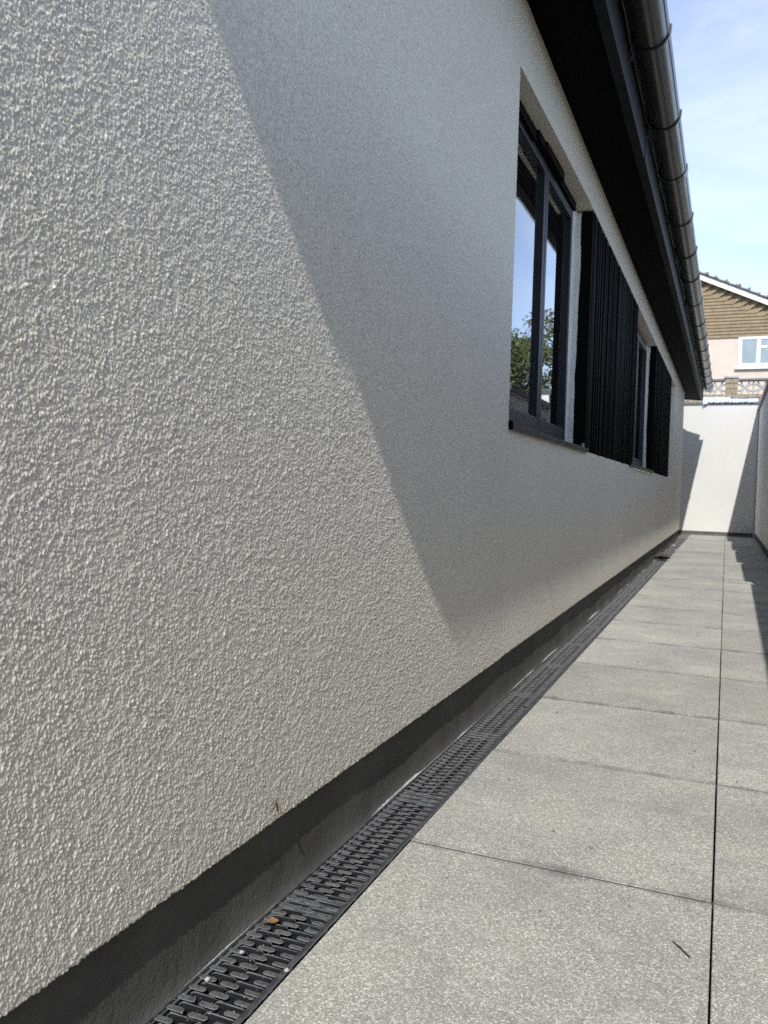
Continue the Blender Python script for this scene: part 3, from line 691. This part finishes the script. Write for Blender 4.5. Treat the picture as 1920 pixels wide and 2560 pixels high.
# plastic sheet over the end wall
ps = empty('plastic_sheet'); tag(ps, 'crumpled white plastic sheet laid over the top of the end wall', 'plastic sheet')
def drape(x0, x1, ztop, zbot, yfront, nm):
    nx, nv = 60, 10; P = np.zeros((nx, nv, 3))
    for i in range(nx):
        x = x0 + (x1 - x0) * i / (nx - 1)
        for j in range(nv):
            t = j / (nv - 1)
            wob = 0.006 * math.sin(x * 63 + t * 3) + 0.004 * math.sin(x * 131)
            P[i, j] = (x, yfront + 0.05 * (1 - min(1, t * 2.2)) + wob, ztop + (zbot - ztop) * t + 0.003 * math.sin(x * 23 + j))
    o = grid_mesh(nm, P, MT['sheet'], ps)
drape(-0.435, 0.0, 2.318, 2.262, YF - 0.03, 'sheet_fold')
drape(-0.425, 0.42, 2.284, 2.222, YF - 0.045, 'sheet_front')
MB().add([(-0.425, YF - 0.05, 2.24), (-0.34, YF - 0.055, 2.235), (-0.36, YF - 0.06, 2.20), (-0.415, YF - 0.05, 2.145), (-0.405, YF - 0.055, 2.19)], [(0, 1, 2, 4), (0, 4, 3)]).build('torn_flap', MT['sheet'], ps)
MB().box(-0.42, 0.41, YF - 0.012, YF + 0.1, 2.236, 2.262).build('batten', MT['whiteboard'], ps)

# ------------------------------------------------------------------ screen block wall behind
SYW = 17.0
sc = empty('screen_wall'); tag(sc, 'garden wall of pierced grey concrete screen blocks with a brown stone pier', 'wall')
def stones(x0, x1, z0, z1, rows, cuts, parent, y=SYW, d=0.2):
    hz = (z1 - z0) / rows
    for r in range(rows):
        xs = [x0] + sorted(x0 + (x1 - x0) * c for c in cuts[r % len(cuts)]) + [x1]
        for a, c in zip(xs[:-1], xs[1:]):
            p = random.uniform(0, 0.012)
            MB().box(a + 0.004, c - 0.004, y - p, y + d, z0 + r * hz + 0.004, z0 + (r + 1) * hz - 0.004, jit=0.003).build('stone', MT['stone'], parent, bevel=0.005)
pier = MB().box(-0.088, 0.114, SYW + 0.012, SYW + 0.19, 2.60, 2.935).build('pier', MT['mortar'], sc)
stones(-0.098, 0.124, 2.615, 2.915, 3, [[0.4], [0.35, 0.65], [0.55]], pier)
MB().box(-0.125, 0.132, SYW - 0.03, SYW + 0.23, 2.916, 2.955).build('pier_cap', MT['concrete'], sc, bevel=0.004)
base = MB().box(-3.0, 3.0, SYW + 0.03, SYW + 0.2, 0.0, 2.61).build('stone_base', MT['mortar'], sc)
x = -1.5
for r, z0 in enumerate((2.37, 2.452, 2.534)):
    x = -1.5 - 0.1 * r
    while x < 1.4:
        w = random.uniform(0.16, 0.32)
        MB().box(x + .004, x + w - .004, SYW - random.uniform(0, .012), SYW + 0.18, z0 + .003, z0 + 0.078, jit=.003).build('stone', MT['stone'], base, bevel=.005)
        x += w
def bar_strip(b, pts, w, y0, y1):
    n = len(pts); L_ = []; R_ = []
    for i, (x, z) in enumerate(pts):
        x2, z2 = pts[min(i + 1, n - 1)]; x1, z1 = pts[max(i - 1, 0)]
        dx, dz = x2 - x1, z2 - z1; q = math.hypot(dx, dz); nx, nz = -dz / q * w / 2, dx / q * w / 2
        L_.append((x + nx, z + nz)); R_.append((x - nx, z - nz))
    vs = [(x, y0, z) for x, z in L_] + [(x, y0, z) for x, z in R_] + [(x, y1, z) for x, z in L_] + [(x, y1, z) for x, z in R_]
    fs = []
    for i in range(n - 1):
        fs += [(i, i + 1, n + i + 1, n + i), (2 * n + i, 3 * n + i, 3 * n + i + 1, 2 * n + i + 1), (i, 2 * n + i, 2 * n + i + 1, i + 1), (n + i, n + i + 1, 3 * n + i + 1, 3 * n + i)]
    b.add(vs, fs)
BW, BH, BZ = 0.29, 0.247, 2.742
def block_mesh():
    b = MB(); y0, y1 = SYW + 0.05, SYW + 0.14; e = 0
    for s in (-1, 1):
        for t in (-1, 1):
            # arcs to the left/right sides and to the top/bottom
            b1 = [(s * BW / 2 * u, t * BH * 0.27 * math.sin(u * math.pi / 2)) for u in [k / 7 for k in range(8)]]
            bar_strip(b, b1, 0.027, y0 + 0.0011 * e, y1 - 0.0011 * e); e += 1
            b2 = [(s * BW * 0.235 * math.sin(u * math.pi / 2), t * BH / 2 * u) for u in [k / 7 for k in range(8)]]
            bar_strip(b, b2, 0.027, y0 + 0.0011 * e, y1 - 0.0011 * e); e += 1
    b.box(-BW / 2 + 0.001, -BW / 2 + 0.013, y0 - .002, y1 + .002, -BH / 2, BH / 2); b.box(BW / 2 - 0.013, BW / 2 - 0.001, y0 - .002, y1 + .002, -BH / 2, BH / 2)
    return b
bo = None
for k in range(4):
    for xx in (0.124 + 0.29 * k + 0.145 - 0.02, -0.098 - 0.29 * k - 0.145 + 0.02):
        if bo is None: bo = block_mesh().build('screen_block', MT['concrete'], sc); bo.location = (xx, 0, BZ)
        else: inst('screen_block', bo.data, sc, (xx, 0, BZ))
for (a, c) in ((-1.3, -0.1), (0.126, 1.3)):
    MB().box(a, c, SYW + 0.0, SYW + 0.19, BZ + BH / 2 + 0.001, BZ + BH / 2 + 0.04).build('coping', MT['coping'], sc, bevel=0.004)

# ------------------------------------------------------------------ neighbouring house
NY = 28.0
nh = empty('neighbour_house'); tag(nh, 'cream house with brown tile-hung gable and white window beyond the end wall', 'house')
def barge(x): return 7.10 - 0.46 * (x + 0.235)      # lower edge of the barge board on the gable
AX = -2.3
MB().box(-6.4, 3.6, NY, NY + 8, -0.1, 5.66).build('wall', MT['cream'], nh)
MB().add([(-6.4, NY + .02, 5.66), (3.6, NY + .02, 5.66), (AX, NY + .02, barge(AX)), (-6.4, NY + 8, 5.66), (3.6, NY + 8, 5.66), (AX, NY + 8, barge(AX))], [(0, 1, 2), (5, 4, 3), (0, 3, 4, 1), (1, 4, 5, 2), (2, 5, 3, 0)]).build('gable_backing', MT['hung'], nh)
z = 5.63
cnum = 0
while z < barge(AX) - 0.25:
    zt = z + 0.104
    xe = AX + (barge(AX) - (z + 0.19)) / 0.46 + 0.02     # where the course meets the barge
    xt = xe - 0.34
    for sgn in (1,):
        ptb = [(2 * AX - xt, z), (xt, z), (xe - 0.05, z + 0.205)]
        ptt = [(2 * AX - xt, z + 0.125), (xt + 0.02, z + 0.125), (xe - 0.11, z + 0.32)]
        vs = [(x, NY - 0.045, zz) for x, zz in ptb] + [(x, NY - 0.010, zz) for x, zz in ptt] + [(x, NY + 0.015, zz) for x, zz in ptb]
        MB().add(vs, [(0, 1, 4, 3), (1, 2, 5, 4), (0, 6, 7, 1), (1, 7, 8, 2)]).build('hung_tile_course', MT['hung'], nh, recalc=False)
    z = zt; cnum += 1
# barge board and roof tiles
for sg in (1, -1):
    X = lambda x: x if sg == 1 else 2 * AX - x
    MB().extrude_gen([(X(AX), NY - 0.16, barge(AX)), (X(4.1), NY - 0.16, barge(4.1)), (X(4.1), NY - 0.16, barge(4.1) + 0.17), (X(AX), NY - 0.16, barge(AX) + 0.17)], (0, 1, 0), 0.03).build('barge_board', MT['upvc'], nh)
    n = 22; sl = math.hypot(1, 0.46)
    for k in range(n):
        x0 = AX + (4.2 - AX) * k / n; x1 = AX + (4.2 - AX) * (k + 1) / n + 0.06
        zz0 = barge(x0) + 0.185; zz1 = barge(x1) + 0.205
        MB().extrude_gen([(X(x0), NY - 0.22, zz0), (X(x1), NY - 0.22, zz1 - 0.0), (X(x1), NY - 0.22, zz1 + 0.05), (X(x0), NY - 0.22, zz0 + 0.03)], (0, 1, 0), 8.3).build('roof_tile_course', MT['rooftile'], nh)
        if sg == 1:   # bedding mortar lumps at the verge
            for q in range(2):
                xx = x1 - random.uniform(0.02, 0.14)
                MB().box(xx, xx + random.uniform(.03, .08), NY - 0.235, NY - 0.16, barge(xx) + 0.20, barge(xx) + 0.27 + random.uniform(-.02, .02), jit=0.012).build('verge_mortar', MT['rooftile'], nh, bevel=0.008)
# window with two lights and a top-hung fanlight
nw = empty('window'); nw.parent = nh
wz0, wz1, wx0 = 4.70, 5.625, 0.166
b = MB(); fd = (NY - 0.05, NY + 0.05)
for a, c, e, f in ((wx0, wx0 + 0.105, wz0, wz1), (0.69, 0.80, wz0, wz1), (1.40, 1.50, wz0, wz1)):
    b.box(a, c, fd[0], fd[1], e, f)
for a, c in ((wx0 + .105, 0.69), (0.80, 1.40)):
    b.box(a, c, fd[0] + .003, fd[1], wz0, wz0 + 0.10); b.box(a, c, fd[0] + .003, fd[1], wz1 - 0.075, wz1)
b.box(0.80, 1.40, fd[0] + .005, fd[1], 5.275, 5.335)
b.build('frame', MT['upvc'], nw, bevel=0.006)
for a, c, e, f in ((wx0 + .105, 0.69, wz0 + .1, wz1 - .075), (0.80, 1.40, wz0 + .1, 5.275), (0.80, 1.40, 5.335, wz1 - .075)):
    MB().box(a, c, fd[0] + 0.025, fd[0] + 0.032, e, f).build('pane', MT['frosted'], nw)
MB().box(0.088, 1.58, NY - 0.10, NY + 0.05, wz0 - 0.072, wz0 - 0.001).build('sill', MT['upvc'], nw, bevel=0.006)

# ------------------------------------------------------------------ tree behind the boundary wall (seen mirrored in the glass)
def leaf_cloud(clumps, nl, size, name, mat, parent):
    v = []; f = []
    for (c, r) in clumps:
        c = np.array(c); r = np.array(r) * np.ones(3)
        m = int(nl * r.prod() ** (2 / 3))
        d = RNG.normal(size=(m, 3)); d /= np.linalg.norm(d, axis=1)[:, None]
        rad = RNG.uniform(0.35, 1.0, m) ** 0.6 * (1 + 0.15 * RNG.normal(size=m))
        p = c + d * rad[:, None] * r
        for q in p:
            a = RNG.normal(size=3); a /= np.linalg.norm(a); bb = np.cross(a, RNG.normal(size=3)); bb /= np.linalg.norm(bb)
            s = size * RNG.uniform(0.6, 1.3); k = len(v)
            v += [tuple(q - a * s), tuple(q + bb * s * 0.45), tuple(q + a * s), tuple(q - bb * s * 0.45)]; f.append((k, k + 1, k + 2, k + 3))
    me = bpy.data.meshes.new(name); me.from_pydata(v, [], f); me.materials.append(mat)
    return link(bpy.data.objects.new(name, me), parent)
tr = empty('garden_tree'); tag(tr, 'bushy green tree beyond the boundary wall, mirrored in the nearest window', 'tree')
TX, TY = 3.7, 20.6
b = MB(); b.tube([(TX, TY, -0.1), (TX + .05, TY, 1.2), (TX, TY + .1, 2.4), (TX + .1, TY, 3.6)], [0.13, 0.11, 0.09, 0.04], 8)
for a in range(7):
    t = a * 0.9; b.tube([(TX, TY, 2.0 + 0.15 * a), (TX + .5 * math.cos(t), TY + .7 * math.sin(t), 2.8 + .12 * a), (TX + 1.0 * math.cos(t), TY + 1.5 * math.sin(t), 3.4 + .1 * a)], [0.06, 0.04, 0.012], 6)
b.build('trunk', MT['bark'], tr, smooth=True)
cl = [((TX, TY - 0.8, 3.7), (1.0, 1.2, 0.8))]
for k in range(26):
    a = random.uniform(0, 6.28); u = random.uniform(0.4, 1.0)
    cl.append(((TX + 1.25 * u * math.cos(a), TY - 0.5 + 1.9 * u * math.sin(a), 3.6 + random.uniform(-0.9, 1.0)), (0.45, 0.5, 0.36)))
leaf_cloud(cl, 2300, 0.055, 'crown', MT['leaf'], tr)
hd = empty('hedge'); tag(hd, 'low dark hedge beyond the far end of the boundary wall', 'hedge')
leaf_cloud([((3.0 + 0.8 * k, 27 + 1.0 * k, 2.3), (0.9, 1.0, 0.9)) for k in range(8)], 500, 0.08, 'foliage', MT['hedge'], hd)
b = MB()
for k in range(8): b.tube([(3.0 + .8 * k, 27 + k, -0.1), (3.0 + .8 * k, 27 + k, 2.2)], [0.06, 0.03], 6)
b.build('stems', MT['bark'], hd)

# ------------------------------------------------------------------ small litter
def leaf_obj(name, mat, loc, size, rot, label, curl=0.35):
    n = 9; v = []; f = []
    for i in range(n):
        t = i / (n - 1); w = math.sin(math.pi * min(1, t * 1.02)) ** 0.8 * 0.36 * (1 + 0.18 * math.sin(i * 2.4))
        for s in (-1, -0.5, 0, 0.5, 1):
            v.append(((t - .5) * size, s * w * size, size * (0.05 + curl * (abs(s) ** 1.5) * w + 0.16 * (t - .5) ** 2 * curl * 3)))
    for i in range(n - 1):
        for s in range(4): f.append((i * 5 + s, i * 5 + s + 1, i * 5 + s + 6, i * 5 + s + 5))
    b = MB().add(v, f); b.tube([(-.5 * size, 0, size * .09), (-.72 * size, size * .04, size * .05)], [size * .022, size * .014], 5)
    o = b.build(name, mat, None, smooth=True); o.location = loc; o.rotation_euler = rot
    tag(o, label, 'leaf'); return o
leaf_obj('dry_leaf', MT['dryleaf'], (-0.617, 1.085, 0.001), 0.019, (0.15, 0, 0.6), 'small orange dry leaf lying on the near drain grate')
leaf_obj('dry_leaf', MT['darkleaf'], (-0.575, 8.75, 0.001), 0.17, (0.2, 0, 0.1), 'dark curled leaf on the far stretch of the drain', 0.9)
leaf_obj('dry_leaf', MT['dryleaf'], (XW + 0.004, 1.10, 0.172), 0.022, (0, 1.35, 0.4), 'tiny brown leaf caught on the lower edge of the grey wall')
leaf_obj('dry_leaf', MT['dryleaf'], (-0.553, 2.52, 0.001), 0.02, (0.2, 0, 2.0), 'tiny orange leaf scrap in the drain beside the third slab')
def twig(loc, pts, r, label):
    o = MB().tube(pts, r, 6).build('twig', MT['darkleaf'], None, smooth=True); o.location = loc; tag(o, label, 'twig')
twig((-0.035, 1.28, 0.0), [(-.013, .016, .003), (0, 0, .0035), (.012, -.016, .002)], [.0007, .001, .0013], 'thin dark twig lying on the nearest slab')
def crumb(loc, s, mat, label, cat, grp=None):
    s *= 0.75
    bm = bmesh.new(); bmesh.ops.create_icosphere(bm, subdivisions=2, radius=s)
    for v_ in bm.verts: v_.co *= random.uniform(0.8, 1.1); v_.co.z *= 0.7
    me = bpy.data.meshes.new('crumb'); bm.to_mesh(me); bm.free(); me.materials.append(mat)
    nm = 'mortar_crumb' if mat is MT['crumb'] else 'grit_stone'
    o = inst(nm, me, None, (loc[0], loc[1], loc[2] + s * 0.4)); tag(o, label, cat, grp)
crumb((-0.622, 0.921, 0.0), 0.0055, MT['crumb'], 'pale round mortar crumb on the left side of the near grate', 'crumb')
crumb((-0.616, 0.996, 0.0), 0.0045, MT['crumb'], 'small pale crumb by the wall side of the near grate', 'crumb')
crumb((-0.536, 0.985, 0.0), 0.005, MT['crumb'], 'pale crumb on the slab edge of the drain', 'crumb')
crumb((-0.60, 11.2, 0.0), 0.035, MT['crumb'], 'larger white lump on the far end of the drain', 'crumb')
crumb((-0.52, 10.3, 0.0), 0.025, MT['crumb'], 'white lump on the slab beside the far drain', 'crumb')
crumb((-0.62, 9.3, 0.0), 0.018, MT['crumb'], 'white crumb behind the dark curled leaf', 'crumb')
for k, (x, y_, s) in enumerate([(-0.29, 1.62, .006), (-0.21, 1.575, .007), (-0.40, 1.74, .004), (-0.36, 1.50, .004), (-0.44, 1.86, .005), (-0.33, 2.02, .004), (-0.12, 1.38, .004), (-0.05, 2.3, .005), (-0.45, 2.5, .006), (-0.2, 2.9, .005), (-0.30, 3.4, .006), (0.06, 3.1, .005), (0.05, 2.1, .004), (-0.42, 1.34, .003), (-0.1, 4.2, .008), (0.1, 4.6, .008), (-0.35, 5.0, .008), (-0.25, 1.30, .0045)]):
    crumb((x, y_, 0.0), s * 0.8, MT['grit'], 'tiny dark grit stone lying loose on the sunlit paving', 'grit', 'grit scattered on the paving')

# fine silt caught on the near gratings
b = MB(); oct_f = [(0, 2, 4), (2, 1, 4), (1, 3, 4), (3, 0, 4), (2, 0, 5), (1, 2, 5), (3, 1, 5), (0, 3, 5)]
for k in range(600):
    y_ = 0.78 + 2.6 * random.random() ** 1.5; x = DX0 + 0.004 + (DX1 - DX0 - 0.006) * (random.random() ** 1.4)
    r = random.uniform(0.0004, 0.0011); z = ZT + 0.0008
    j = [r * random.uniform(0.6, 1.3) for _ in range(6)]
    b.add([(x + j[0], y_, z), (x - j[1], y_, z), (x, y_ + j[2], z), (x, y_ - j[3], z), (x, y_, z + j[4]), (x, y_, z - j[5])], oct_f)
o = b.build('silt', MT['crumb'], drain, recalc=False); o['kind'] = 'stuff'
